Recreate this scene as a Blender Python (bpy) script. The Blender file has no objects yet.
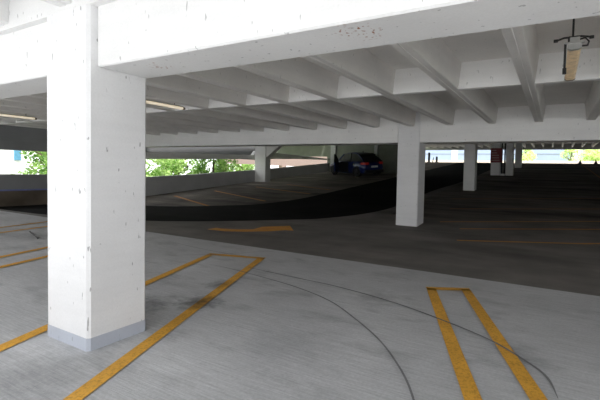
import bpy, bmesh, math, random
from mathutils import Vector, Matrix
random.seed(7)
S = bpy.context.scene
COL = S.collection

# ------------------------------------------------------------------ camera
cd = bpy.data.cameras.new('camera'); cam = bpy.data.objects.new('camera', cd); COL.objects.link(cam)
RX = Vector((0.8898593, 0.4556079, 0.0239147)); DN = Vector((0.0377205, -0.0212325, -0.9990627)); FW = Vector((-0.4546731, 0.8899273, -0.0360797))
M4 = Matrix((RX, -DN, -FW)).transposed().to_4x4(); M4.translation = Vector((0, 0, 1.6))
cam.matrix_world = M4
cd.sensor_width = 36; cd.lens = 384.793 / 600 * 36; cd.shift_x = -58.006 / 600; cd.shift_y = -13.799 / 600; cd.clip_start = 0.05; cd.clip_end = 500
S.camera = cam

# ------------------------------------------------------------------ materials
def nodes(name):
    m = bpy.data.materials.new(name); m.use_nodes = True
    nt = m.node_tree; b = nt.nodes['Principled BSDF']
    return m, nt, b

def plain(name, col, rough=0.6, metal=0.0, emit=None, es=0.0, var=0.12, scale=6.0, coat=0.0):
    m, nt, b = nodes(name)
    tc = nt.nodes.new('ShaderNodeTexCoord'); n = nt.nodes.new('ShaderNodeTexNoise'); n.inputs['Scale'].default_value = scale
    n.inputs['Detail'].default_value = 4
    nt.links.new(tc.outputs['Object'], n.inputs['Vector'])
    r = nt.nodes.new('ShaderNodeValToRGB')
    r.color_ramp.elements[0].position = 0.3; r.color_ramp.elements[1].position = 0.7
    r.color_ramp.elements[0].color = (*[c * (1 - var) for c in col], 1); r.color_ramp.elements[1].color = (*[min(1, c * (1 + var)) for c in col], 1)
    nt.links.new(n.outputs['Fac'], r.inputs['Fac']); nt.links.new(r.outputs['Color'], b.inputs['Base Color'])
    b.inputs['Roughness'].default_value = rough; b.inputs['Metallic'].default_value = metal
    b.inputs['Coat Weight'].default_value = coat
    if emit:
        b.inputs['Emission Color'].default_value = (*emit, 1); b.inputs['Emission Strength'].default_value = es
    return m

def node(nt, t, **kw):
    n = nt.nodes.new(t)
    for k, v in kw.items():
        if k in n.inputs: n.inputs[k].default_value = v
        else: setattr(n, k, v)
    return n

def pos_scaled(nt, sc):
    g = nt.nodes.new('ShaderNodeNewGeometry'); mp = nt.nodes.new('ShaderNodeMapping')
    mp.inputs['Scale'].default_value = sc
    nt.links.new(g.outputs['Position'], mp.inputs['Vector'])
    return mp.outputs['Vector']

def ramp(nt, fac, stops):
    r = nt.nodes.new('ShaderNodeValToRGB'); e = r.color_ramp.elements
    while len(e) < len(stops): e.new(0.5)
    for q, (p, c) in zip(e, stops):
        q.position = p; q.color = (c, c, c, 1) if isinstance(c, (int, float)) else (*c, 1)
    nt.links.new(fac, r.inputs['Fac']); return r.outputs['Color']

def mul(nt, a, b, fac=1.0, mode='MULTIPLY'):
    m = nt.nodes.new('ShaderNodeMix'); m.data_type = 'RGBA'; m.blend_type = mode
    m.inputs[0].default_value = fac
    for s, v in ((m.inputs[6], a), (m.inputs[7], b)):
        if isinstance(v, tuple): s.default_value = (*v, 1)
        else: nt.links.new(v, s)
    return m.outputs[2]

def noise(nt, vec, scale, detail=4, rough=0.55):
    n = node(nt, 'ShaderNodeTexNoise', Scale=scale, Detail=detail, Roughness=rough)
    nt.links.new(vec, n.inputs['Vector']); return n.outputs['Fac']

def painted(name, col, speck=1.0, stain=0.1, rough=0.55):
    """white painted concrete with pits and soft grime"""
    m, nt, b = nodes(name)
    v = pos_scaled(nt, (1, 1, 1)); vs = pos_scaled(nt, (1, 1, .35)); vb = pos_scaled(nt, (.6, .6, 8))
    c = ramp(nt, noise(nt, v, 1.3, 5), [(0.3, tuple(x * (1 - stain) for x in col)), (0.7, col)])
    c = mul(nt, c, ramp(nt, noise(nt, vs, 26, 2, .4), [(0.262, 0.30), (0.290, 1.0)]), 0.75 * speck)
    c = mul(nt, c, ramp(nt, noise(nt, vb, 1.5, 2), [(0.35, 0.97), (0.6, 1.0)]))
    c = mul(nt, c, ramp(nt, noise(nt, v, 60, 3), [(0.35, 0.965), (0.6, 1.0)]))
    if 'beam' in name:
        c = rust(nt, c, -1.09, 2.09, .17); c = rust(nt, c, -2.96, 2.12, .12)
    nt.links.new(c, b.inputs['Base Color']); b.inputs['Roughness'].default_value = rough
    bp = node(nt, 'ShaderNodeBump', Strength=0.15, Distance=0.01)
    nt.links.new(noise(nt, v, 35, 5), bp.inputs['Height']); nt.links.new(bp.outputs['Normal'], b.inputs['Normal'])
    return m

def rust(nt, c, x, y, r):
    g = nt.nodes.new('ShaderNodeNewGeometry'); d = nt.nodes.new('ShaderNodeVectorMath'); d.operation = 'DISTANCE'
    d.inputs[1].default_value = (x, y, 2.44); nt.links.new(g.outputs['Position'], d.inputs[0])
    near = ramp(nt, d.outputs['Value'], [(r*.5, 1.0), (r, 0.0)])
    sp = ramp(nt, noise(nt, pos_scaled(nt, (1, 1, 1)), 42, 1, .3), [(0.64, 0.0), (0.69, 1.0)])
    f = mul(nt, near, sp); m = nt.nodes.new('ShaderNodeMix'); m.data_type = 'RGBA'
    nt.links.new(f, m.inputs[0]); nt.links.new(c, m.inputs[6]); m.inputs[7].default_value = (.28, .10, .04, 1)
    return m.outputs[2]

def spot(nt, c, x, y, r, dark, seed_scale=9.0):
    """an irregular stain round a place on the floor"""
    g = nt.nodes.new('ShaderNodeNewGeometry'); d = nt.nodes.new('ShaderNodeVectorMath'); d.operation = 'DISTANCE'
    d.inputs[1].default_value = (x, y, 0); nt.links.new(g.outputs['Position'], d.inputs[0])
    nn = noise(nt, pos_scaled(nt, (1, 1, 1)), seed_scale, 4)
    a = node(nt, 'ShaderNodeMath', operation='MULTIPLY_ADD'); nt.links.new(nn, a.inputs[0]); a.inputs[1].default_value = r * 1.8
    nt.links.new(d.outputs['Value'], a.inputs[2])
    s = node(nt, 'ShaderNodeMath', operation='DIVIDE'); nt.links.new(a.outputs[0], s.inputs[0]); s.inputs[1].default_value = r * 2.2
    return mul(nt, c, ramp(nt, s.outputs[0], [(0.45, dark), (0.95, 1.0)]))

STAINS = [(-3.72, 3.2, .26, .22), (-4.2, 2.8, .34, .4), (-4.08, 3.85, .2, .45), (-3.5, 1.45, .5, .72), (-2.0, 4.5, .3, .75), (-2.1, 2.9, .5, .85), (-5.7, 3.5, .6, .8), (-10.3, 4.4, .6, .75)]
def concrete_floor(name):
    m, nt, b = nodes(name)
    v = pos_scaled(nt, (1, 1, 1)); vb = pos_scaled(nt, (1.2, 30, 1)); vw = pos_scaled(nt, (.5, 1, 1))
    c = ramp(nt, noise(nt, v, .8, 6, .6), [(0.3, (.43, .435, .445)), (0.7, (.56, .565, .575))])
    c = mul(nt, c, ramp(nt, noise(nt, vb, 2.0, 5, .65), [(0.3, 0.80), (0.68, 1.12)]))
    c = mul(nt, c, ramp(nt, noise(nt, v, 40, 4, .7), [(0.3, 0.86), (0.65, 1.06)]))
    c = mul(nt, c, ramp(nt, noise(nt, vw, 2.3, 6, .6), [(0.30, 0.72), (0.46, 1.0)]))
    for s in STAINS: c = spot(nt, c, *s)
    nt.links.new(c, b.inputs['Base Color']); b.inputs['Roughness'].default_value = 0.75
    bp = node(nt, 'ShaderNodeBump', Strength=0.35, Distance=0.01)
    nt.links.new(noise(nt, vb, 2.6, 6, .7), bp.inputs['Height']); nt.links.new(bp.outputs['Normal'], b.inputs['Normal'])
    return m

def asphalt(name, lo, hi, rough=0.85, spec=.3):
    m, nt, b = nodes(name)
    v = pos_scaled(nt, (1, 1, 1)); vb = pos_scaled(nt, (.22, 1.0, 1))
    c = ramp(nt, noise(nt, vb, 1.0, 6, .6), [(0.3, lo), (0.7, hi)])
    c = mul(nt, c, ramp(nt, noise(nt, v, 90, 3, .7), [(0.35, 0.7), (0.65, 1.15)]))
    c = mul(nt, c, ramp(nt, noise(nt, v, .7, 5, .6), [(0.35, 0.75), (0.6, 1.05)]))
    nt.links.new(c, b.inputs['Base Color']); b.inputs['Roughness'].default_value = rough
    b.inputs['Specular IOR Level'].default_value = spec
    return m

def road_paint(name, col, wear=.35):
    m, nt, b = nodes(name)
    v = pos_scaled(nt, (1, 1, 1))
    c = ramp(nt, noise(nt, v, 3, 5, .6), [(0.3, tuple(x * .8 for x in col)), (0.7, col)])
    c = mul(nt, c, ramp(nt, noise(nt, v, 45, 4, .7), [(0.34, 1 - wear), (0.52, 1.0)]))
    for s in STAINS[:3]: c = spot(nt, c, *s)
    nt.links.new(c, b.inputs['Base Color']); b.inputs['Roughness'].default_value = 0.7
    return m

def leafy(name, c1, c2, glow=.55):
    m, nt, b = nodes(name)
    tc = nt.nodes.new('ShaderNodeTexCoord')
    n = node(nt, 'ShaderNodeTexNoise', Scale=2.2, Detail=5.0); nt.links.new(tc.outputs['Object'], n.inputs['Vector'])
    c = ramp(nt, n.outputs['Fac'], [(0.35, c1), (0.65, c2)])
    tr = node(nt, 'ShaderNodeBsdfTranslucent'); mx = nt.nodes.new('ShaderNodeMixShader'); mx.inputs[0].default_value = glow
    nt.links.new(c, b.inputs['Base Color']); nt.links.new(c, tr.inputs['Color']); b.inputs['Roughness'].default_value = .6
    nt.links.new(b.outputs[0], mx.inputs[1]); nt.links.new(tr.outputs[0], mx.inputs[2])
    nt.links.new(mx.outputs[0], nt.nodes['Material Output'].inputs['Surface'])
    return m

MT = dict(
    white=painted('white_paint', (.80, .80, .805), 1.0, .08),
    beam=painted('white_beam_paint', (.79, .79, .785), .8, .08),
    ceil=painted('ceiling_paint', (.82, .80, .77), .4, .12),
    farwhite=painted('grey_white_paint', (.88, .875, .86), .5, .08),
    farcol=painted('rear_column_paint', (.82, .815, .80), .5, .12),
    dimwall=painted('shaded_grey_paint', (.27, .27, .28), .4, .15),  # darker copy of the grey wall paint, shade put into the colour
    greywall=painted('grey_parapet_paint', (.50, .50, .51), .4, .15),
    greenwall=painted('green_grey_wall', (.22, .235, .19), .6, .3),  # green-grey tone with darker mottling
    basegrey=painted('blue_grey_base_paint', (.50, .53, .60), .6, .15),
    floor=concrete_floor('brushed_concrete'),
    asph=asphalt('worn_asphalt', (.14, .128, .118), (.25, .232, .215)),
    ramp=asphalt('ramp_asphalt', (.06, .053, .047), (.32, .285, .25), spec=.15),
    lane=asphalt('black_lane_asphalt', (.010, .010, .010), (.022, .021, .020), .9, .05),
    yellow=road_paint('yellow_road_paint', (.78, .40, .045)),
    yellow2=road_paint('worn_orange_road_paint', (.78, .34, .04), .35),
    yellow3=road_paint('faded_orange_road_paint', (.80, .33, .06), .45),
    rubber=plain('tyre_rubber_mark', (.18, .18, .185), .8, var=.3, scale=4),
    rubberfaint=plain('faint_tyre_rubber_mark', (.26, .26, .27), .8, var=.2),
    brown=plain('brown_dado_paint', (.13, .105, .08), .35, var=.45, scale=.8),
    bluestripe=plain('blue_stripe_paint', (.16, .18, .42), .5),
    black=plain('black_plastic', (.02, .02, .02), .5),
    darkmetal=plain('dark_steel', (.05, .05, .05), .4, .6),
    galv=plain('galvanised_steel', (.55, .55, .53), .4, .7),
    tube=plain('warm_tube_diffuser', (.80, .62, .40), .45, emit=(1.0, .72, .42), es=.06, var=.22, scale=14),
    tubelit=plain('lit_tube_diffuser', (.95, .85, .7), .4, emit=(1.0, .84, .62), es=.5),
    cap=plain('fixture_end_cap', (.16, .13, .10), .5),
    sign=plain('dark_red_sign', (.20, .012, .02), .5),
    signtext=plain('pale_sign_lettering', (.38, .22, .22), .5),
    carpaint=plain('deep_blue_car_paint', (.006, .02, .13), .28, .3, coat=1.0),
    glass=plain('dark_car_glass', (.008, .009, .011), .35),
    tyre=plain('tyre_rubber', (.015, .015, .015), .8),
    rim=plain('alloy_rim', (.04, .04, .045), .45, .6),
    lamp_red=plain('red_tail_lamp', (.35, .02, .02), .3, emit=(1, .05, .04), es=.03),
    plate=plain('licence_plate', (.75, .78, .8), .4),
    chrome=plain('chrome', (.8, .8, .82), .15, 1.0),
    bark=plain('bark', (.10, .07, .05), .9),
    leaf1=leafy('spring_leaves', (.13, .30, .04), (.66, .84, .34)),
    leaf2=leafy('dark_leaves', (.05, .17, .02), (.42, .62, .18)),
    leaf3=leafy('pale_leaves', (.55, .72, .22), (.95, 1.0, .62)),
    outwhite=plain('pale_facade', (.86, .86, .84), .8),
    outblue=plain('blue_white_cladding', (.27, .335, .45), .6, var=.04, scale=.5),
    outline=plain('grey_facade_joint', (.20, .23, .28), .6),
    outglass=plain('blue_window_glass', (.12, .30, .45), .15),
    pink=plain('pinkish_concrete', (.38, .28, .245), .8),
    cream=plain('cream_wall', (.75, .66, .55), .8),
    bounce_apron=plain('pale_bounce_deck', (.66, .655, .65), .85, scale=.5),
    ground=plain('outside_ground', (.30, .33, .22), .9, scale=.3),
    black_pipe=plain('black_pipe', (.015, .015, .015), .5),
)

# ------------------------------------------------------------------ mesh helpers
class MB:
    def __init__(s): s.bm = bmesh.new()
    def box(s, x0, x1, y0, y1, z0, z1):
        vs = [s.bm.verts.new(p) for p in ((x0,y0,z0),(x1,y0,z0),(x1,y1,z0),(x0,y1,z0),(x0,y0,z1),(x1,y0,z1),(x1,y1,z1),(x0,y1,z1))]
        for f in ((0,3,2,1),(4,5,6,7),(0,1,5,4),(1,2,6,5),(2,3,7,6),(3,0,4,7)): s.bm.faces.new([vs[i] for i in f])
        return s
    def prism(s, pts, ext):
        """closed polygon pts (3D) pushed along ext"""
        e = Vector(ext); a = [s.bm.verts.new(p) for p in pts]; b = [s.bm.verts.new(Vector(p) + e) for p in pts]
        n = len(pts)
        s.bm.faces.new(a[::-1]); s.bm.faces.new(b)
        for i in range(n): s.bm.faces.new((a[i], a[(i+1)%n], b[(i+1)%n], b[i]))
        return s
    def loft(s, rings, caps=True):
        R = [[s.bm.verts.new(p) for p in r] for r in rings]; n = len(R[0])
        for a, b in zip(R, R[1:]):
            for i in range(n): s.bm.faces.new((a[i], a[(i+1)%n], b[(i+1)%n], b[i]))
        if caps: s.bm.faces.new(R[0][::-1]); s.bm.faces.new(R[-1])
        return s
    def tube(s, pts, r, n=10, radii=None):
        pts = [Vector(p) for p in pts]; rings = []
        for i, p in enumerate(pts):
            d = (pts[min(i+1, len(pts)-1)] - pts[max(i-1, 0)]).normalized()
            u = d.cross(Vector((0,0,1))) if abs(d.z) < .9 else d.cross(Vector((1,0,0)))
            u.normalize(); w = d.cross(u); rr = radii[i] if radii else r
            rings.append([p + (u*math.cos(2*math.pi*k/n) + w*math.sin(2*math.pi*k/n))*rr for k in range(n)])
        return s.loft(rings)
    def grid(s, xs, ys, zf):
        V = [[s.bm.verts.new((x, y, zf(x, y))) for x in xs] for y in ys]
        for j in range(len(ys)-1):
            for i in range(len(xs)-1): s.bm.faces.new((V[j][i], V[j][i+1], V[j+1][i+1], V[j+1][i]))
        return s
    def face(s, pts): s.bm.faces.new([s.bm.verts.new(p) for p in pts]); return s
    def bevel(s, w, seg=2):
        bmesh.ops.bevel(s.bm, geom=list(s.bm.edges), offset=w, segments=seg, affect='EDGES', profile=.6); return s
    def build(s, name, mat, parent=None, smooth=False):
        bmesh.ops.recalc_face_normals(s.bm, faces=list(s.bm.faces))
        me = bpy.data.meshes.new(name); s.bm.to_mesh(me); s.bm.free()
        me.materials.append(MT[mat] if isinstance(mat, str) else mat)
        if smooth:
            for p in me.polygons: p.use_smooth = True
        o = bpy.data.objects.new(name, me); COL.objects.link(o)
        if parent:
            o.parent = parent
            o.matrix_parent_inverse = parent.matrix_world.inverted()
        return o

def tag(o, label=None, cat=None, group=None, kind=None):
    if label: o['label'] = label
    if cat: o['category'] = cat
    if group: o['group'] = group
    if kind: o['kind'] = kind
    return o
def root(name, loc, rz=0):
    o = bpy.data.objects.new(name, None); COL.objects.link(o); o.location = loc; o.rotation_euler = (0, 0, rz)
    o.empty_display_size = .2
    o.matrix_world = Matrix.Translation(loc) @ Matrix.Rotation(rz, 4, 'Z'); return o
def struct(o, label=None): return tag(o, label, None, None, 'structure')
def local(o, parent):
    """child given in the parent's own coordinates"""
    o.parent = parent; return o

SL, Y0, YT = .084, 10.711, 47.5
def zr(y):                                   # the ramp climbs away from the second column
    return 0.0 if y < Y0 else SL * (min(y, YT) - Y0)
def pl(pairs, y):
    if y <= pairs[0][0]: return pairs[0][1]
    for (a, b), (c, d) in zip(pairs, pairs[1:]):
        if y <= c: return b + (d-b)*(y-a)/(c-a)
    return pairs[-1][1]
def frange(a, b, st):
    n = max(1, round((b-a)/st)); return [a + (b-a)*i/n for i in range(n+1)]

XL, XR, YF = -18.3, 10.2, 58.6
YB = -2.2                                    # open edge of the deck behind the camera

# ------------------------------------------------------------------ floor
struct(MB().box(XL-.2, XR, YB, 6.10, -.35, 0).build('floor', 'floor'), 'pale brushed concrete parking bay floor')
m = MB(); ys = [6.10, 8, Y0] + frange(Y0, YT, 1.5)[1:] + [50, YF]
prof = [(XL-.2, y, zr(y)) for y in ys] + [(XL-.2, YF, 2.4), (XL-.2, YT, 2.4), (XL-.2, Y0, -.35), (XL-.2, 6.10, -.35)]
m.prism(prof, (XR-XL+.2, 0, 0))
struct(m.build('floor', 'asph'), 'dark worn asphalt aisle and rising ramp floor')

def strip(name, mat, left, right, dz=.004, lab=None):
    """flat ribbon lying on the floor between two edge lines"""
    m = MB()
    L = [m.bm.verts.new((x, y, zr(y)+dz)) for x, y in left]; R = [m.bm.verts.new((x, y, zr(y)+dz)) for x, y in right]
    for i in range(len(L)-1): m.bm.faces.new((L[i], L[i+1], R[i+1], R[i]))
    return m.build(name, mat)
def smooth(pts, n=6):
    out = []
    P = [pts[0]] + list(pts) + [pts[-1]]
    for i in range(1, len(P)-2):
        for k in range(n):
            t = k/n; a, b, c, d = P[i-1], P[i], P[i+1], P[i+2]
            out.append(tuple(.5*(2*b[q]+(c[q]-a[q])*t+(2*a[q]-5*b[q]+4*c[q]-d[q])*t*t+(3*b[q]-a[q]-3*c[q]+d[q])*t**3) for q in (0, 1)))
    return out + [pts[-1]]
# darker ramp surface of the stall rows, and the black driving lane that bends off it
xs_l = smooth([(-18.28, 6.3), (-15.0, 6.35), (-12.6, 6.75), (-10.7, 7.37), (-9.5, 8.15), (-8.66, 8.95), (-7.93, 9.74), (-7.3, 10.5), (-6.5, 11.4), (-6.0, 12.2), (-5.65, 13.3), (-5.55, 14.6), (-5.6, 18.5), (-5.5, 20.8), (-5.2, 24.0), (-5.1, 30.0), (-5.1, 47.5)])
xs_r = smooth([(-18.28, 8.3), (-17.2, 9.0), (-16.0, 9.7), (-14.9, 10.25), (-13.9, 10.75), (-13.0, 11.25), (-12.1, 11.75), (-11.3, 12.3), (-10.75, 13.2), (-10.4, 14.4), (-10.3, 16.0), (-10.3, 18.1), (-10.3, 20.5), (-10.3, 24.0), (-10.3, 28.0), (-10.3, 34.0), (-10.3, 47.5)])
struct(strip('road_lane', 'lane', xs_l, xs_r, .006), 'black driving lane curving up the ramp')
def rampstrip(name, x0, x1, y0, y1, mat, dz, lab):
    m = MB(); m.grid([x0, x1], [y for y in frange(y0, y1, 1.0)], lambda x, y: zr(y)+dz); return struct(m.build(name, mat), lab)
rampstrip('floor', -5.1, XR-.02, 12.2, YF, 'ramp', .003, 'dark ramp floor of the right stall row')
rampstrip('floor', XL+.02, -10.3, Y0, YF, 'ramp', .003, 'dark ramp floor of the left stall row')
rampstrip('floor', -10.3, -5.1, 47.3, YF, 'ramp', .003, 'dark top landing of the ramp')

# ------------------------------------------------------------------ ceiling, cast ribs and bridging ribs
ZS, ZJ = 3.43, 3.0
c0 = struct(MB().box(XL-.25, XR, YB, 1.875, ZS, 3.75).build('ceiling', 'beam'), 'ribbed white ceiling over the near parking bay')
struct(MB().box(XL, XR, 1.865, 1.928, 2.95, 3.75).build('trim', 'beam'), 'white ledge along the top of the near beam')
c1 = struct(MB().box(XL-.25, XR, 2.385, 10.965, ZS, 3.75).build('ceiling', 'ceil'), 'ribbed cast ceiling between the two big beams')
def rib_bm(x, y0, y1, zb, zt, wb=.16, wt=.235):
    m = MB(); R = []
    for y in (y0, y1):
        b, t = zb(y), zt(y)
        R.append([(x-wt/2, y, t), (x-wb/2, y, b+.012), (x-wb/2+.012, y, b), (x-.008, y, b), (x-.004, y, b-.008), (x+.004, y, b-.008), (x+.008, y, b), (x+wb/2-.012, y, b), (x+wb/2, y, b+.012), (x+wt/2, y, t)])
    return m.loft(R)
struct(MB().box(XL-.3, XR+.3, YB, 11.8, 3.755, 3.95).build('ceiling', 'ceil'), 'added cover slab over the two beams, keeping the sun out')  # unseen slab added to stop sun leaking in above the beams
XS = [-.42 - 1.15*k for k in range(-9, 22)]
XB = [x for x in XS if XL+.2 < x < XR-.2]
for x in XB:
    rib_bm(x, 2.386, 10.964, lambda y: ZJ, lambda y: ZS+.005, .20, .29).build('joist', 'ceil', c1)
    rib_bm(x, YB+.3, 1.864, lambda y: ZJ, lambda y: ZS+.005, .20, .29).build('joist', 'beam', c0)
MB().box(XL, XR, 6.40, 6.52, ZJ+.003, ZS+.005).build('bridging_rib', 'farwhite', c1)
rz_ = lambda y: SL*(y-Y0)
c2 = MB(); c2.prism([(XL, 11.65, ZS+rz_(11.65)), (XL, 47.9, ZS+rz_(47.9)), (XL, 47.9, ZS+.3+rz_(47.9)), (XL, 11.65, ZS+.3+rz_(11.65))], (XR-XL, 0, 0))
c2 = struct(c2.build('ceiling', 'ceil'), 'ribbed ceiling over the ramp')
for x in XB: rib_bm(x, 11.66, 47.9, lambda y: ZJ+rz_(y), lambda y: ZS+.005+rz_(y), .20, .29).build('joist', 'ceil', c2)
c3 = struct(MB().box(-24, XR, 48.6, YF, 6.02, 6.3).build('ceiling', 'dimwall'), 'ribbed ceiling of the far landing')  # slab painted dark for the shade between the ribs
for x in [-.42 - 1.15*k for k in range(-9, 21)]: rib_bm(x, 48.61, YF, lambda y: 5.60, lambda y: 6.025, .18, .25).build('joist', 'beam', c3)  # white paint puts the lit rib undersides into the colour

# ------------------------------------------------------------------ beams
def beam(x0, x1, y0, y1, z0, z1, label, mat='beam', bev=.012):
    o = MB().box(x0, x1, y0, y1, z0, z1).bevel(bev, 1).build('concrete_beam', mat)
    return tag(o, label, 'beam', None, 'thing')
beam(XL, -4.195, 1.93, 2.38, 2.445, 3.6, 'white concrete beam left of the nearest big column')
beam(-3.514, XR, 1.93, 2.38, 2.445, 3.6, 'big white concrete beam running from nearest column to upper right')
beam(XL+.01, -4.292, 10.97, 11.6, 2.52, 3.6, 'white concrete beam left of the second column', 'farwhite')
beam(-3.598, XR-.01, 10.97, 11.6, 2.52, 3.6, 'white concrete beam right of the second column', 'farwhite')
for y in (20.2, 29.95, 39.2, 48.0):
    z = 2.52 + rz_(y)
    o = MB().box(XL if y < 30 else -20, XR, y, y+.6, z+.06, z+.95).build('trim', 'farwhite'); struct(o, 'cross beam high over the ramp')

# ------------------------------------------------------------------ columns
def column(x0, x1, y0, y1, z0, z1, label, mat, base=None, bev=.025):
    r = root('concrete_column', ((x0+x1)/2, (y0+y1)/2, z0)); tag(r, label, 'column', None, 'thing')
    zb = z0 + (base or 0)
    m = MB().box(x0, x1, y0, y1, zb, z1)
    ve = [e for e in m.bm.edges if abs(e.verts[0].co.z - e.verts[1].co.z) > .1]
    bmesh.ops.bevel(m.bm, geom=ve, offset=bev, segments=1, affect='EDGES')
    m.build('shaft', mat, r)
    if base:
        m = MB().box(x0-.003, x1+.003, y0-.003, y1+.003, z0, zb)
        ve = [e for e in m.bm.edges if abs(e.verts[0].co.z - e.verts[1].co.z) > .05]
        bmesh.ops.bevel(m.bm, geom=ve, offset=bev, segments=1, affect='EDGES')
        tag(m.build('painted_base', 'basegrey', r), 'blue grey painted base band')
    return r
column(-4.19, -3.515, 1.855, 2.39, 0, 2.95, 'nearest big white square column with a blue-grey painted base', 'white', .112)
column(-4.288, -3.602, 10.965, 11.61, -.01, ZS, 'second white column, standing where the ramp begins', 'white')
column(-4.21, -3.64, 20.15, 20.75, zr(20.15)-.02, 3.35, 'third white column up the ramp, right of the second', 'farcol')
column(-4.27, -3.64, 29.92, 30.6, zr(29.92)-.02, 4.15, 'grey-white column up the ramp carrying the red sign', 'farwhite')
column(-3.25, -2.74, 30.0, 30.6, zr(30.0)-.02, 4.15, 'dim column standing beside the two black pipes', 'farwhite')
column(-3.42, -2.87, 39.1, 39.95, zr(39.1)-.02, 4.95, 'farthest column, half hidden behind the ramp crest', 'farwhite')
fc = column(-18.29, -17.35, 20.2, 20.75, zr(20.2)-.02, 3.35, 'white facade column with a slanted haunch at the left parapet', 'farcol')
MB().prism([(-17.35, 20.28, 2.46), (-17.35, 20.28, 3.34), (-16.05, 20.28, 3.34)], (0, .34, 0)).build('haunch', 'farcol', fc)

# ------------------------------------------------------------------ left facade: parapet, lintel, and the walls
PT = [(-3, 1.21), (8.1, 1.21), (10.5, 1.21), (10.8, 1.02), (12.48, 1.11), (15.68, 1.28), (20.3, 1.59), (25.5, 2.0), (30.1, 2.39)]
LB = [(-3, 2.10), (7.4, 2.13), (10.7, 2.14), (10.9, 1.98), (12.47, 2.02), (15.67, 2.15), (20.05, 2.33), (25.5, 2.56), (30.0, 2.65)]
LT = [(-3, 2.46), (10.7, 2.46), (10.9, 2.32), (12.47, 2.37), (20.1, 2.60), (20.4, 2.92), (22.6, 2.88), (25.5, 2.83), (30.0, 2.75)]
def ribbon(x0, x1, y0, y1, zb, zt, extra=()):
    m = MB(); ys = sorted(set([y for y in frange(y0, y1, 1.2)] + [y for y in extra if y0 < y < y1]))
    return m.loft([[(x0, y, zb(y)), (x1, y, zb(y)), (x1, y, zt(y)), (x0, y, zt(y))] for y in ys])
EX = [p[0] for p in PT+LB+LT]
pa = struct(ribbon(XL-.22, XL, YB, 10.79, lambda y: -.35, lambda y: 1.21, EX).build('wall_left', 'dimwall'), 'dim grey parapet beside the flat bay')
struct(ribbon(XL-.22, XL, 10.8, 29.9, lambda y: zr(y)-.35, lambda y: pl(PT, y), EX).build('wall_left', 'greywall'), 'grey concrete parapet of the left facade')
MB().box(XL-.01, XL+.035, YB, 10.6, 0.0, .585).build('dado', 'brown', pa)
MB().box(XL-.01, XL+.040, YB, 10.6, .585, .64).build('stripe', 'bluestripe', pa)
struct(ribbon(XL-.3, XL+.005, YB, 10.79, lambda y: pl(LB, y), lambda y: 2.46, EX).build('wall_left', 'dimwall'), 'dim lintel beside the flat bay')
struct(ribbon(XL-.3, XL+.005, 10.8, 29.9, lambda y: pl(LB, y), lambda y: pl(LT, y), EX).build('wall_left', 'farwhite'), 'concrete lintel over the left openings')
struct(ribbon(XL-.7, XL-.5, YB, 21.3, lambda y: 2.3, lambda y: 4.2).build('wall_left', 'dimwall'), 'dark edge beam above the left openings')  # shade under the ceiling edge put into the dark colour
wb = struct(MB().box(XL-.2, -10.32, 29.92, 30.2, zr(29)-.3, 5.6).build('wall_back', 'greenwall'), 'green-grey concrete wall behind the blue car')
struct(MB().box(-27, XL-.21, 29.92, 30.2, 2.97, 4.6).build('wall_back', 'greenwall'), 'green-grey spandrel outside above the left opening')
struct(MB().box(-27, XL-.31, 19.5, 30.2, 4.6, 4.9).build('ceiling', 'greywall'), 'added shading slab outside above the left opening')  # slab added to shade the green-grey wall outside
MB().box(-18.05, -17.55, 29.75, 29.92, zr(29.8)-.02, 5.0).build('pilaster', 'greywall', wb)
MB().box(-13.75, -13.45, 29.78, 29.92, zr(29.8)-.02, 5.0).build('pilaster', 'greywall', wb)
struct(MB().box(XR, XR+.25, YB, YF, -.35, 1.0).build('wall_right', 'greywall'))
struct(MB().box(XR, XR+.25, 10.5, YF, 1.0, 6.3).build('wall_right', 'greywall'))
# far facade
struct(MB().box(-26, XR+.25, YF, YF+.3, 5.32, 6.3).build('wall_back', 'greywall'), 'dark lintel of the far opening')
struct(MB().box(-26, XR+.25, YF, YF+.3, 2.4, 3.15).build('wall_back', 'greywall'), 'low sill of the far opening')

# ------------------------------------------------------------------ yellow markings
def offset_quad(m, a, b, w, dz):
    a, b = Vector(a), Vector(b); d = (b-a).normalized(); n = Vector((-d.y, d.x))*w/2
    k = max(1, int((b-a).length/1.0)); L = []
    for i in range(k+1):
        p = a+(b-a)*i/k
        L.append([m.bm.verts.new((*(p+s*n), zr(p.y)+dz)) for s in (1, -1)])
    for i in range(k): m.bm.faces.new((L[i][0], L[i][1], L[i+1][1], L[i+1][0]))
def line_thing(name, segs, w, mat, label, cat, group=None, dz=.009):
    m = MB()
    for a, b in segs: offset_quad(m, a, b, w, dz)
    return tag(m.build(name, mat), label, cat, group, 'thing')
W = .128
def hairpin(tl, tr, bl, br, label):
    d = Vector(tr)-Vector(tl); d.normalize(); d *= W/2
    return line_thing('stall_marking', [(bl, tl), (br, tr), (Vector(tl)-d, Vector(tr)+d)], W, 'yellow', label, 'parking line')
hairpin((-5.66, 5.12), (-4.67, 5.37), (-4.00, 1.0), (-2.63, .9), 'yellow double stall marking running past the nearest column, oil-stained')
hairpin((-1.48, 5.21), (-1.05, 5.42), (.37, .8), (.79, 1.0), 'yellow double stall marking alone at the lower right')
hairpin((-9.15, 5.1), (-8.5, 5.35), (-7.7, 1.2), (-7.05, 1.3), 'yellow double stall marking just left of the nearest column')
hairpin((-12.65, 5.65), (-11.85, 5.85), (-11.5, 1.8), (-10.75, 1.9), 'yellow double stall marking farthest left, near the facade')
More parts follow.
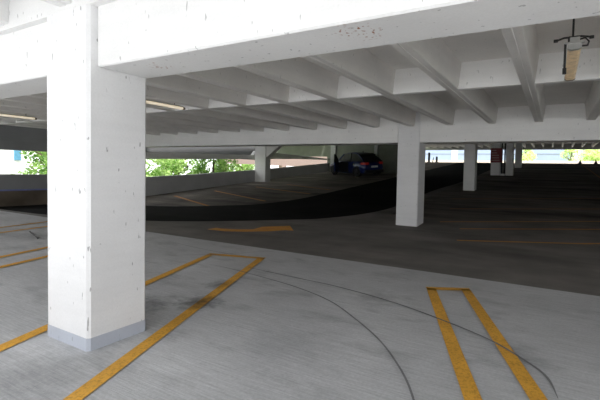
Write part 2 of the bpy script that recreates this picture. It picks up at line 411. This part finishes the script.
# curved arrow on the aisle
ar = [(-8.09, 7.17), (-8.12, 7.5), (-7.86, 7.5), (-7.5, 7.62), (-7.15, 7.88), (-7.27, 8.37), (-6.77, 8.99), (-6.13, 8.3), (-6.37, 8.24), (-6.57, 7.87), (-7.03, 7.44), (-7.49, 7.21)]
tag(MB().face([(x, y, .008) for x, y in ar]).build('floor_arrow', 'yellow2'), 'orange painted arrow on the dark asphalt aisle', 'painted arrow', None, 'thing')
rl = [((-2.06, 9.38), (3.4, 12.05)), ((-2.38, 11.17), (3.3, 13.5)), ((-3.16, 11.91), (3.3, 14.75)), ((-3.46, 14.39), (3.6, 17.2)), ((-4.0, 16.95), (3.8, 20.1))]
rlab = ['orange stall line on the right, closest to the pale concrete', 'faded orange stall line, second from the pale concrete on the right', 'faded orange stall line, third from the pale concrete on the right', 'dim orange stall line level with the third column base', 'barely visible orange stall line right of the third column']
for k, (a, b) in enumerate(rl): line_thing('stall_line', [(a, b)], .12, 'yellow2' if k == 0 else 'yellow3', rlab[k], 'parking line', 'stall lines right of the ramp')
ll = [((-16.94, 12.99), (-12.77, 11.36)), ((-16.64, 15.27), (-11.4, 13.3)), ((-15.82, 17.62), (-10.9, 16.1)), ((-14.9, 19.4), (-10.85, 17.9))]
llab = ['orange stall line nearest the left opening', 'orange stall line ending below the facade column', 'dim orange stall line right of the facade column', 'dim orange stall line in front of the blue car']
for k, (a, b) in enumerate(ll): line_thing('stall_line', [(a, b)], .17, 'yellow3', llab[k], 'parking line', 'stall lines along the left facade')
line_thing('stall_line', [((2.4, 46.5), (2.66, 29.8))], .06, 'yellow3', 'thin pale line climbing the ramp at far right', 'parking line')

# ------------------------------------------------------------------ tyre marks and small litter
def track(pts, w, label, dz=.012, mat='rubber'):
    P = [Vector(p) for p in smooth(pts, 8)]; L, R = [], []
    for i, p in enumerate(P):
        d = (P[min(i+1, len(P)-1)]-P[max(i-1, 0)]).normalized(); n = Vector((-d.y, d.x))*w/2
        t = min(1, min(i, len(P)-1-i)/10+.15)
        L.append(p+n*t); R.append(p-n*t)
    o = strip('tyre_mark', mat, [tuple(p) for p in L], [tuple(p) for p in R], dz)
    return tag(o, label, 'tyre mark', None, 'thing')
track([(-5.15, 4.55), (-4.54, 4.52), (-3.74, 4.40), (-3.05, 4.26), (-2.4, 4.02), (-1.87, 3.67), (-1.42, 3.31), (-1.06, 2.91), (-.84, 2.58), (-.72, 2.3)], .018, 'thin black tyre mark curving to the bottom edge between the yellow markings')
track([(-4.5, 4.75), (-4.0, 4.70), (-3.27, 4.64), (-2.6, 4.58), (-1.77, 4.40), (-1.07, 4.14), (-.5, 3.86), (-.13, 3.54), (.01, 3.35), (.08, 3.08)], .024, 'long black tyre mark sweeping across the yellow marking at lower right')
track([(-7.6, 5.56), (-6.72, 5.42), (-5.9, 5.33), (-5.2, 5.32), (-4.5, 5.38)], .02, 'faint tyre mark passing the far end of the stained yellow marking', .012, 'rubberfaint')
track([(-6.3, 4.55), (-5.9, 4.85), (-5.5, 5.2), (-5.2, 5.55), (-5.0, 5.9)], .02, 'faint short tyre mark crossing a corner of the stained yellow marking', .014, 'rubberfaint')
tag(MB().tube([(-11.03, 4.55, .012), (-10.45, 4.38, .012), (-9.86, 4.21, .012)], .012, 8).build('rubber_strip', 'black'), 'dark strip lying on the concrete left of the nearest column', 'strip', None, 'thing')

# ------------------------------------------------------------------ light fixtures
def fixture(x, y0, y1, z, top, label, lit, rods):
    r = root('tube_light', (x, y0, z)); tag(r, label, 'ceiling light', 'tube lights under the ribbed ceiling')
    h, w = (.05, .042) if lit else (.085, .062)
    prof = [(-w*.55, h), (-w, h*.62), (-w, h*.2), (-w*.6, 0), (w*.6, 0), (w, h*.2), (w, h*.62), (w*.55, h)]
    MB().loft([[(x+a, y, z+b) for a, b in prof] for y in (y0+.05, y1-.05)]).build('diffuser', 'tubelit' if lit else 'tube', r)
    for a, b in ((y0, y0+.05), (y1-.05, y1)):
        MB().loft([[(x+q*1.06, y, z-.003+p*1.06) for q, p in prof] for y in (a, b)]).build('end_cap', 'galv' if (a == y0 and not lit) else 'cap', r)
    MB().box(x-.02, x+.02, y0+.03, y1-.03, z+h, z+h+.03).build('housing', 'galv', r)
    for yy in rods:
        MB().tube([(x, yy, z+h+.02), (x, yy, top)], .008, 8).build('hanger_rod', 'darkmetal', r)
    return r
lf = fixture(.13, 4.6, 6.08, 2.93, ZS, 'hanging beige tube light at the upper right with black cable', False, (5.9,))
MB().tube([(.12, 4.95, 3.02), (.12, 4.95, 3.432)], .011, 8).build('hanger_rod', 'darkmetal', lf)
MB().tube([(.12, 4.95, 3.415), (.12, 4.95, 3.432)], .05, 12).build('ceiling_plate', 'darkmetal', lf)
m = MB(); m.tube([(-.05, 4.95, 3.14), (.03, 4.95, 3.165), (.20, 4.95, 3.165), (.30, 4.95, 3.145)], .011, 8); m.build('cross_conduit', 'black', lf)
for px in (-.05, .30): MB().tube([(px-.022, 4.95, 3.142), (px+.022, 4.95, 3.142)], .018, 10).build('conduit_end', 'black', lf)
MB().box(.07, .17, 4.92, 4.98, 3.11, 3.17).bevel(.008).build('junction_box', 'black', lf)
MB().tube([(.17, 4.95, 3.13), (.24, 4.94, 3.14), (.275, 4.92, 3.09), (.26, 4.86, 3.03), (.20, 4.72, 2.99), (.15, 4.62, 2.98)], .009, 8).build('cable', 'black', lf, True)
m = MB(); m.box(.04, .22, 4.575, 4.605, 2.985, 3.0); m.box(.085, .175, 4.575, 4.59, 3.0, 3.045); m.build('bracket', 'galv', lf)
MB().tube([(.045, 4.60, 2.99), (.045, 4.60, 2.70)], .012, 8).build('pull_cord', 'black', lf)
MB().tube([(.045, 4.60, 2.74), (.045, 4.60, 2.68)], .02, 10).build('cord_end', 'black', lf)
fixture(-7.6, 4.7, 6.05, 2.93, ZS, 'glowing tube light just right of the nearest column', True, (5.0, 5.8))
fixture(-13.75, 4.3, 5.85, 2.93, ZS, 'glowing tube light seen left of the nearest column', True, (4.6, 5.6))

# ------------------------------------------------------------------ sign, pipes, posts
sg = root('sign', (-3.93, 29.88, 2.57)); tag(sg, 'dark red sign with rows of pale lettering hung on a grey column', 'sign')
MB().box(-4.31, -3.53, 29.885, 29.92, 2.56, 3.62).build('panel', 'sign', sg)
rnd = random.Random(3)
for zc, n in ((3.45, 4), (3.27, 5), (3.09, 6), (2.91, 6), (2.72, 7)):
    m = MB(); x = -4.22
    for k in range(n):
        w = rnd.uniform(.045, .075); m.box(x, x+w, 29.876, 29.885, zc-.04, zc+.04); x += w + .022
    tag(m.build('lettering', 'signtext', sg), None, None, None, None)
for k, (px, lab) in enumerate(((-3.54, 'black drain pipe closest to the red sign column'), (-3.33, 'black drain pipe beside the dim column'))):
    r = root('drain_pipe', (px, 30.15, zr(30.15))); tag(r, lab, 'pipe', 'black pipes between two columns')
    MB().tube([(px, 30.15, zr(30.15)-.005), (px, 30.15, 4.15)], .055, 12).build('pipe', 'black_pipe', r, True)
    for z in (2.3, 3.3): MB().tube([(px, 30.15, z), (px, 30.15, z+.06)], .07, 12).build('collar', 'darkmetal', r)
tag(MB().box(-3.60, -3.28, 29.85, 30.05, zr(29.9)-.02, zr(29.9)+.14).bevel(.015).build('kerb_block', 'farcol'), 'low pale kerb block in front of the black pipes', 'kerb block', None, 'thing')

def post(x, y, h, rad, label, lean=0):
    z = zr(y); r = root('bollard', (x, y, z)); tag(r, label, 'bollard', 'posts at the far left of the ramp crest')
    MB().tube([(x, y, z), (x+lean, y, z+h-.06), (x+lean, y, z+h)], rad, 12, [rad, rad, rad*.6]).build('post', 'black', r, True)
    MB().tube([(x, y, z), (x, y, z+.05)], rad*1.8, 12).build('base_plate', 'darkmetal', r)
post(-14.42, 48, 1.25, .14, 'tall black post at the ramp crest by the second column')
post(-13.95, 48, .64, .05, 'thin leaning dark post between the two black posts', .12)
post(-13.42, 48, .75, .13, 'short black post at the ramp crest by the second column')
for cx, lab in ((2.35, 'small dark cone on the ramp crest where the pale line ends'), (3.81, 'small dark cone at the far right end of the ramp crest')):
    zt = zr(48)
    r = root('traffic_cone', (cx, 48, zt)); tag(r, lab, 'cone', 'dark cones on the ramp crest')
    MB().tube([(cx, 48, zt+.04), (cx, 48, zt+.40)], .1, 14, [.17, .035]).build('cone_body', 'black', r, True)
    MB().box(cx-.22, cx+.22, 47.78, 48.22, zt, zt+.04).build('base', 'black', r)

# ------------------------------------------------------------------ the blue car (built nose along +x, then placed on the ramp)
def make_car():
    car = root('car', (0, 0, 0)); tag(car, 'dark blue hatchback parked up the ramp with its front door open', 'car')
    L, HW = 4.05, .87
    def sect(x, w, zb, zs, zt, tuck):
        # half profile mirrored: sill, widest line, shoulder, top
        h = [(w*.86, zb), (w*.985, zb+.12), (w, zs*.62+zb*.38), (w*.985, zs*.92), (w*.93, zs), (w*tuck, zt)]
        return [(x, y, z) for y, z in h] + [(x, -y, z) for y, z in h[::-1]]
    st = [(-.02, .70, .36, .72, .80, .9), (.05, .80, .30, .80, .90, .9), (.22, .85, .24, .92, .98, .88), (.75, .87, .20, .94, .99, .85), (1.6, .87, .19, .92, .965, .85),
          (2.6, .87, .19, .90, .955, .85), (2.9, .87, .19, .88, .95, .84), (3.4, .86, .21, .80, .88, .8), (3.8, .80, .24, .70, .76, .75), (4.0, .66, .28, .60, .64, .75), (4.06, .52, .34, .52, .56, .75)]
    local(MB().loft([sect(*s) for s in st]).build('body', 'carpaint', None, True), car)
    # greenhouse: glass block with a painted roof and pillars
    def gsec(x, w, z0, z1, top): return [(x, w, z0), (x, top, z1), (x, top*.6, z1+.025), (x, -top*.6, z1+.025), (x, -top, z1), (x, -w, z0)]
    gs = [(.04, .74, .95, .99, .70), (.40, .75, .96, 1.19, .64), (.85, .755, .96, 1.42, .60), (1.3, .76, .95, 1.50, .60), (1.9, .76, .94, 1.49, .60), (2.35, .75, .94, 1.40, .60), (2.72, .73, .94, 1.17, .63), (3.02, .70, .92, .96, .66)]
    local(MB().loft([gsec(*g) for g in gs]).build('windows', 'glass', None, False), car)
    rs = [(.74, .625, 1.40), (.95, .61, 1.465), (1.35, .61, 1.522), (1.9, .61, 1.512), (2.38, .615, 1.412)]
    local(MB().loft([[(x, w, z-.03), (x, w*.97, z), (x, w*.6, z+.028), (x, -w*.6, z+.028), (x, -w*.97, z), (x, -w, z-.03)] for x, w, z in rs]).build('roof', 'carpaint', None, True), car)
    for s in (1, -1):
        for pts in (((2.36, .61, 1.41), (2.74, .64, 1.17), (3.0, .69, .95)), ((.85, .615, 1.42), (.42, .665, 1.19), (.10, .735, .97)), ((1.55, .61, 1.49), (1.5, .70, 1.2), (1.48, .765, .94))):
            local(MB().tube([(x, s*y, z) for x, y, z in pts], .035, 8).build('pillar', 'black' if pts[0][0] == 1.55 else 'carpaint', None, True), car)
        # wheels
        for wx in (.72, 3.25):
            m = MB(); m.tube([(wx, s*.70, .32), (wx, s*.72, .32), (wx, s*.86, .32), (wx, s*.885, .32)], .32, 24, [.29, .32, .32, .29])
            w = local(m.build('wheel', 'tyre', None, True), car)
            m = MB(); m.tube([(wx, s*.86, .32), (wx, s*.893, .32)], .2, 20)
            for k in range(5):
                a = 2*math.pi*k/5
                m.tube([(wx, s*.895, .32), (wx+.2*math.cos(a), s*.895, .32+.2*math.sin(a))], .022, 6)
            local(m.build('rim', 'rim'), w)
            m = MB(); m.tube([(wx+.36*math.cos(a), s*.868, .32+.36*math.sin(a)) for a in [math.pi*(-.12)+math.pi*1.24*k/12 for k in range(13)]], .03, 6)
            local(m.build('wheel_arch', 'black', None, True), car)
        # tail lamps
        m = MB(); m.loft([[(-.0+dx, s*y0, .80), (-.0+dx, s*y0, .93), (.0+dx, s*y1, .93), (.0+dx, s*y1, .80)] for dx, y0, y1 in ((-.03, .44, .70), (.05, .44, .79), (.26, .60, .872))])
        local(m.build('tail_lamp', 'lamp_red'), car)
        m = MB(); m.loft([[(3.72, s*.60, .62), (3.72, s*.81, .62), (3.72, s*.80, .72), (3.72, s*.62, .74)], [(3.98, s*.42, .56), (3.98, s*.66, .54), (3.98, s*.64, .62), (3.98, s*.44, .63)]])
        local(m.build('head_lamp', 'chrome'), car)
    local(MB().box(-.07, -.02, -.26, .26, .60, .72).build('licence_plate', 'plate'), car)
    local(MB().box(-.10, .30, -.74, .74, .28, .46).bevel(.05, 2).build('rear_bumper', 'black', None, True), car)
    local(MB().loft([[(.52, y, 1.40), (.84, y, 1.475), (.84, y, 1.44), (.54, y, 1.37)] for y in (-.60, 0, .60)]).build('spoiler', 'black'), car)
    local(MB().loft([[(1.05, -.025, 1.50), (1.05, .025, 1.50), (1.26, .025, 1.51), (1.26, -.025, 1.51)], [(1.04, -.008, 1.63), (1.04, .008, 1.63), (1.09, .008, 1.63), (1.09, -.008, 1.63)]]).build('antenna_fin', 'black'), car)
    for s in (1, -1):
        if s == -1:
            local(MB().box(2.42, 2.6, s*1.02-.09, s*1.02+.09, .93, 1.07).bevel(.03).build('wing_mirror', 'black', None, True), car)
    for s, x in ((1, .95), (-1, .95), (-1, 2.05)):
        local(MB().box(x, x+.16, s*.885-.015, s*.885+.015, .80, .83).build('door_handle', 'chrome'), car)
    # dark opening left by the open front door, then the door itself swung out about its front edge
    local(MB().box(1.58, 2.62, .855, .88, .26, .92).build('door_opening', 'black'), car)
    hx, hy, ang = 2.64, .86, math.radians(50)
    def sw(x, y, z):          # x is measured backwards from the hinge
        return (hx - x*math.cos(ang) , hy + x*math.sin(ang) + y*math.cos(ang), z) if 0 else (hx - x*math.cos(ang) + y*math.sin(ang), hy + x*math.sin(ang) + y*math.cos(ang), z)
    def panel(pts, t):
        return [sw(x, 0, z) for x, z in pts], [sw(x, t, z) for x, z in pts]
    a, b = panel([(0, .34), (.93, .33), (1.0, .60), (1.02, .94), (0, .92)], .07)
    door = local(MB().loft([a, b]).build('open_door', 'carpaint'), car)
    fr = [(0.02, .93), (.30, 1.17), (.68, 1.40), (1.02, 1.44), (1.08, .94)]
    m = MB(); m.tube([sw(x, .03, z) for x, z in fr], .028, 8); local(m.build('door_frame', 'black', None, True), door)
    a, b = panel(fr, .012); local(MB().loft([a, b]).build('door_glass', 'glass'), door)
    m = MB(); m.loft([[sw(.12, .07+q, .93), sw(.30, .07+q, .93), sw(.30, .07+q, 1.07), sw(.12, .07+q, 1.07)] for q in (0, .16)])
    local(m.build('wing_mirror', 'black'), door)
    m = MB(); m.loft([[sw(.85, .07+q, .80), sw(1.0, .07+q, .80), sw(1.0, .07+q, .83), sw(.85, .07+q, .83)] for q in (0, .03)])
    local(m.build('door_handle', 'chrome'), door)
    return car
car = make_car()
hd = math.radians(155); CS = 1.17
# rest on the ramp: tilt with its slope
up = Vector((0, -SL, 1)).normalized(); fwd = Vector((math.cos(hd), math.sin(hd), 0)); fwd = (fwd - up*fwd.dot(up)).normalized(); lft = up.cross(fwd)
cx, cy = -11.95, 26.0
Mc = Matrix((fwd, lft, up)).transposed().to_4x4() @ Matrix.Scale(CS, 4); Mc.translation = Vector((cx, cy, zr(cy)+.01)); car.matrix_world = Mc

# ------------------------------------------------------------------ outside
struct(MB().box(-160, 160, -120, 200, -4.3, -4.0).build('ground', 'ground'))
struct(MB().box(-60, 60, -60, YB-.02, -.6, -.12).build('ground', 'bounce_apron'), 'added pale deck behind the camera, bouncing light')  # unseen deck added to bounce sunlight up onto beams and ceiling
def tree(x, y, z0, zc, rx, rz_, n, mat, label, size=.2, group='trees outside the left openings', seed=0):
    rn = random.Random(seed)
    r = root('tree', (x, y, z0)); tag(r, label, 'tree', group)
    m = MB(); m.tube([(x, y, z0), (x+.1, y, zc-rz_*.4), (x, y+.1, zc), (x+.1, y, zc+rz_*.6)], .16, 8, [.2, .15, .09, .03])
    for k in range(7):
        a = rn.uniform(0, 6.28); zz = zc + rn.uniform(-.5, .4)*rz_
        m.tube([(x, y, zz-.5), (x+math.cos(a)*rx*.4, y+math.sin(a)*rx*.4, zz), (x+math.cos(a)*rx*.8, y+math.sin(a)*rx*.8, zz+.5)], .05, 6, [.06, .04, .015])
    m.build('trunk', 'bark', r)
    m = MB(); blobs = []
    for k in range(16):
        a, u = rn.uniform(0, 6.28), rn.uniform(-.85, .85); q = math.sqrt(1-u*u)*rn.uniform(.35, .8)
        blobs.append((x+math.cos(a)*q*rx, y+math.sin(a)*q*rx, zc+u*rz_*.85, rn.uniform(.3, .5)*rx))
    for k in range(n):
        bx, by, bz, br = rn.choice(blobs)
        d = Vector((rn.gauss(0, 1), rn.gauss(0, 1), rn.gauss(0, 1))).normalized()*br*rn.uniform(.55, 1.05)
        c = Vector((bx, by, bz))+d
        u = Vector((rn.gauss(0, 1), rn.gauss(0, 1), rn.gauss(0, .6))).normalized(); w = u.orthogonal().normalized(); s = size*rn.uniform(.6, 1.3)
        m.face([c-u*s*.5, c+w*s*.28, c+u*s*.5, c-w*s*.28])
    m.build('foliage', mat, r)
tree(-26.2, 12.1, -4, 1.7, 1.8, 2.4, 3600, 'leaf2', 'green tree outside the opening left of the nearest column', .24, seed=1)
tree(-26.4, 17.6, -4, 1.6, 2.1, 2.4, 3400, 'leaf1', 'light green tree outside, just right of the nearest column', .24, seed=2)
tree(-27.8, 21.4, -4, 1.6, 2.1, 2.4, 3400, 'leaf1', 'bright tree outside, second right of the nearest column', .26, seed=3)
tree(-27.6, 25.0, -4, 1.6, 2.1, 2.4, 3600, 'leaf2', 'fuller green tree outside, just left of the pinkish post', .26, seed=4)
tree(-38.5, 40.0, -4, 1.4, 3.0, 2.8, 3000, 'leaf1', 'tree beyond the pinkish building, left of the facade column', .34, seed=5)
tree(-4.7, 72.0, -4, 5.0, 1.9, 2.6, 2000, 'leaf3', 'pale tree in the far opening beside the farthest column', .34, 'trees beyond the far opening', seed=6)
tree(5.6, 72.5, -4, 5.2, 2.6, 2.6, 2800, 'leaf3', 'pale tree at the far right end of the far opening', .34, 'trees beyond the far opening', seed=7)
tree(2.3, 75.0, -4, 5.0, 1.6, 2.2, 1300, 'leaf3', 'small pale tree in the far opening, left of the bigger one', .32, 'trees beyond the far opening', seed=8)

b = root('building', (-39, 8, -4)); tag(b, 'white building with a blue window outside the far left opening', 'building')
MB().box(-42, -36, 2, 14.35, -4, 7).build('wall', 'outwhite', b)
for z in (1.9, -1.2, 4.6): MB().box(-36.0, -35.9, 13.9, 14.3, z, z+1.3).build('window', 'outglass', b)
MB().box(-42.2, -35.8, 1.8, 14.55, 7, 7.4).build('roof', 'outwhite', b)

b = root('building', (-32, 44, -4)); tag(b, 'pinkish concrete building outside, behind the facade column', 'building')
MB().box(-32.6, -32, 30.3, 75, 2.25, 4.4).build('wall', 'pink', b)
MB().box(-32.6, -31.9, 30.3, 30.9, -4, 2.25).build('post', 'pink', b)
MB().box(-32.6, -31.9, 40.6, 41.3, -4, 2.25).build('post', 'pink', b)
MB().box(-32.8, -31.8, 30.25, 75, 4.4, 4.6).build('roof', 'pink', b)

b = root('building', (-8, 84, -4)); tag(b, 'pale blue-white building beyond the far opening', 'building')
MB().box(-28, 34, 80, 88, -4, 10).build('wall', 'outblue', b)
for z in (5.74, 2.6, 8.8): MB().box(-28, 34, 79.95, 80, z, z+.2).build('joint', 'outline', b)
MB().box(-28.3, 34.3, 79.8, 88.2, 10, 10.4).build('roof', 'outwhite', b)
for x in (-18.6, 3.3, 16): MB().box(x-.6, x+.6, 79.85, 80, -4, 10).build('pier', 'outwhite', b)
w = MB().box(-28, 20, 62, 62.25, -4, 3.92).build('boundary_wall', 'cream'); tag(w, 'low cream wall along the foot of the far opening', 'wall', None, 'thing')

# ------------------------------------------------------------------ light
wd = bpy.data.worlds.new('world'); S.world = wd; wd.use_nodes = True
nt = wd.node_tree; bg = nt.nodes['Background']
tc = nt.nodes.new('ShaderNodeTexCoord'); sp = nt.nodes.new('ShaderNodeSeparateXYZ'); nt.links.new(tc.outputs['Generated'], sp.inputs[0])
c = ramp(nt, sp.outputs['Z'], [(0.0, (.93, .94, .95)), (0.35, (.97, .98, 1.0)), (1.0, (.86, .93, 1.0))])
nt.links.new(c, bg.inputs['Color']); bg.inputs['Strength'].default_value = 2.4
sd = bpy.data.lights.new('sun', 'SUN'); sd.energy = 7.0; sd.angle = math.radians(3); sd.color = (1.0, .98, .95)
so = bpy.data.objects.new('sun', sd); COL.objects.link(so)
so.rotation_euler = Vector((-.28, .58, -.80)).to_track_quat('-Z', 'Y').to_euler()
def portal(name, loc, rx, ry, target):
    l = bpy.data.lights.new(name, 'AREA'); l.shape = 'RECTANGLE'; l.size = rx; l.size_y = ry; l.cycles.is_portal = True
    o = bpy.data.objects.new(name, l); COL.objects.link(o); o.location = loc
    o.rotation_euler = Vector(target).to_track_quat('-Z', 'Y').to_euler(); return o
portal('sky_opening', ((XL+XR)/2, YB-.05, 1.4), XR-XL+.5, 3.4, (0, 1, 0))

S.view_settings.view_transform = 'Standard'
S.view_settings.look = 'None'
S.view_settings.exposure = 0.0
S.cycles.use_denoising = True
S.cycles.max_bounces = 10; S.cycles.diffuse_bounces = 8
S.cycles.sample_clamp_indirect = 4.0
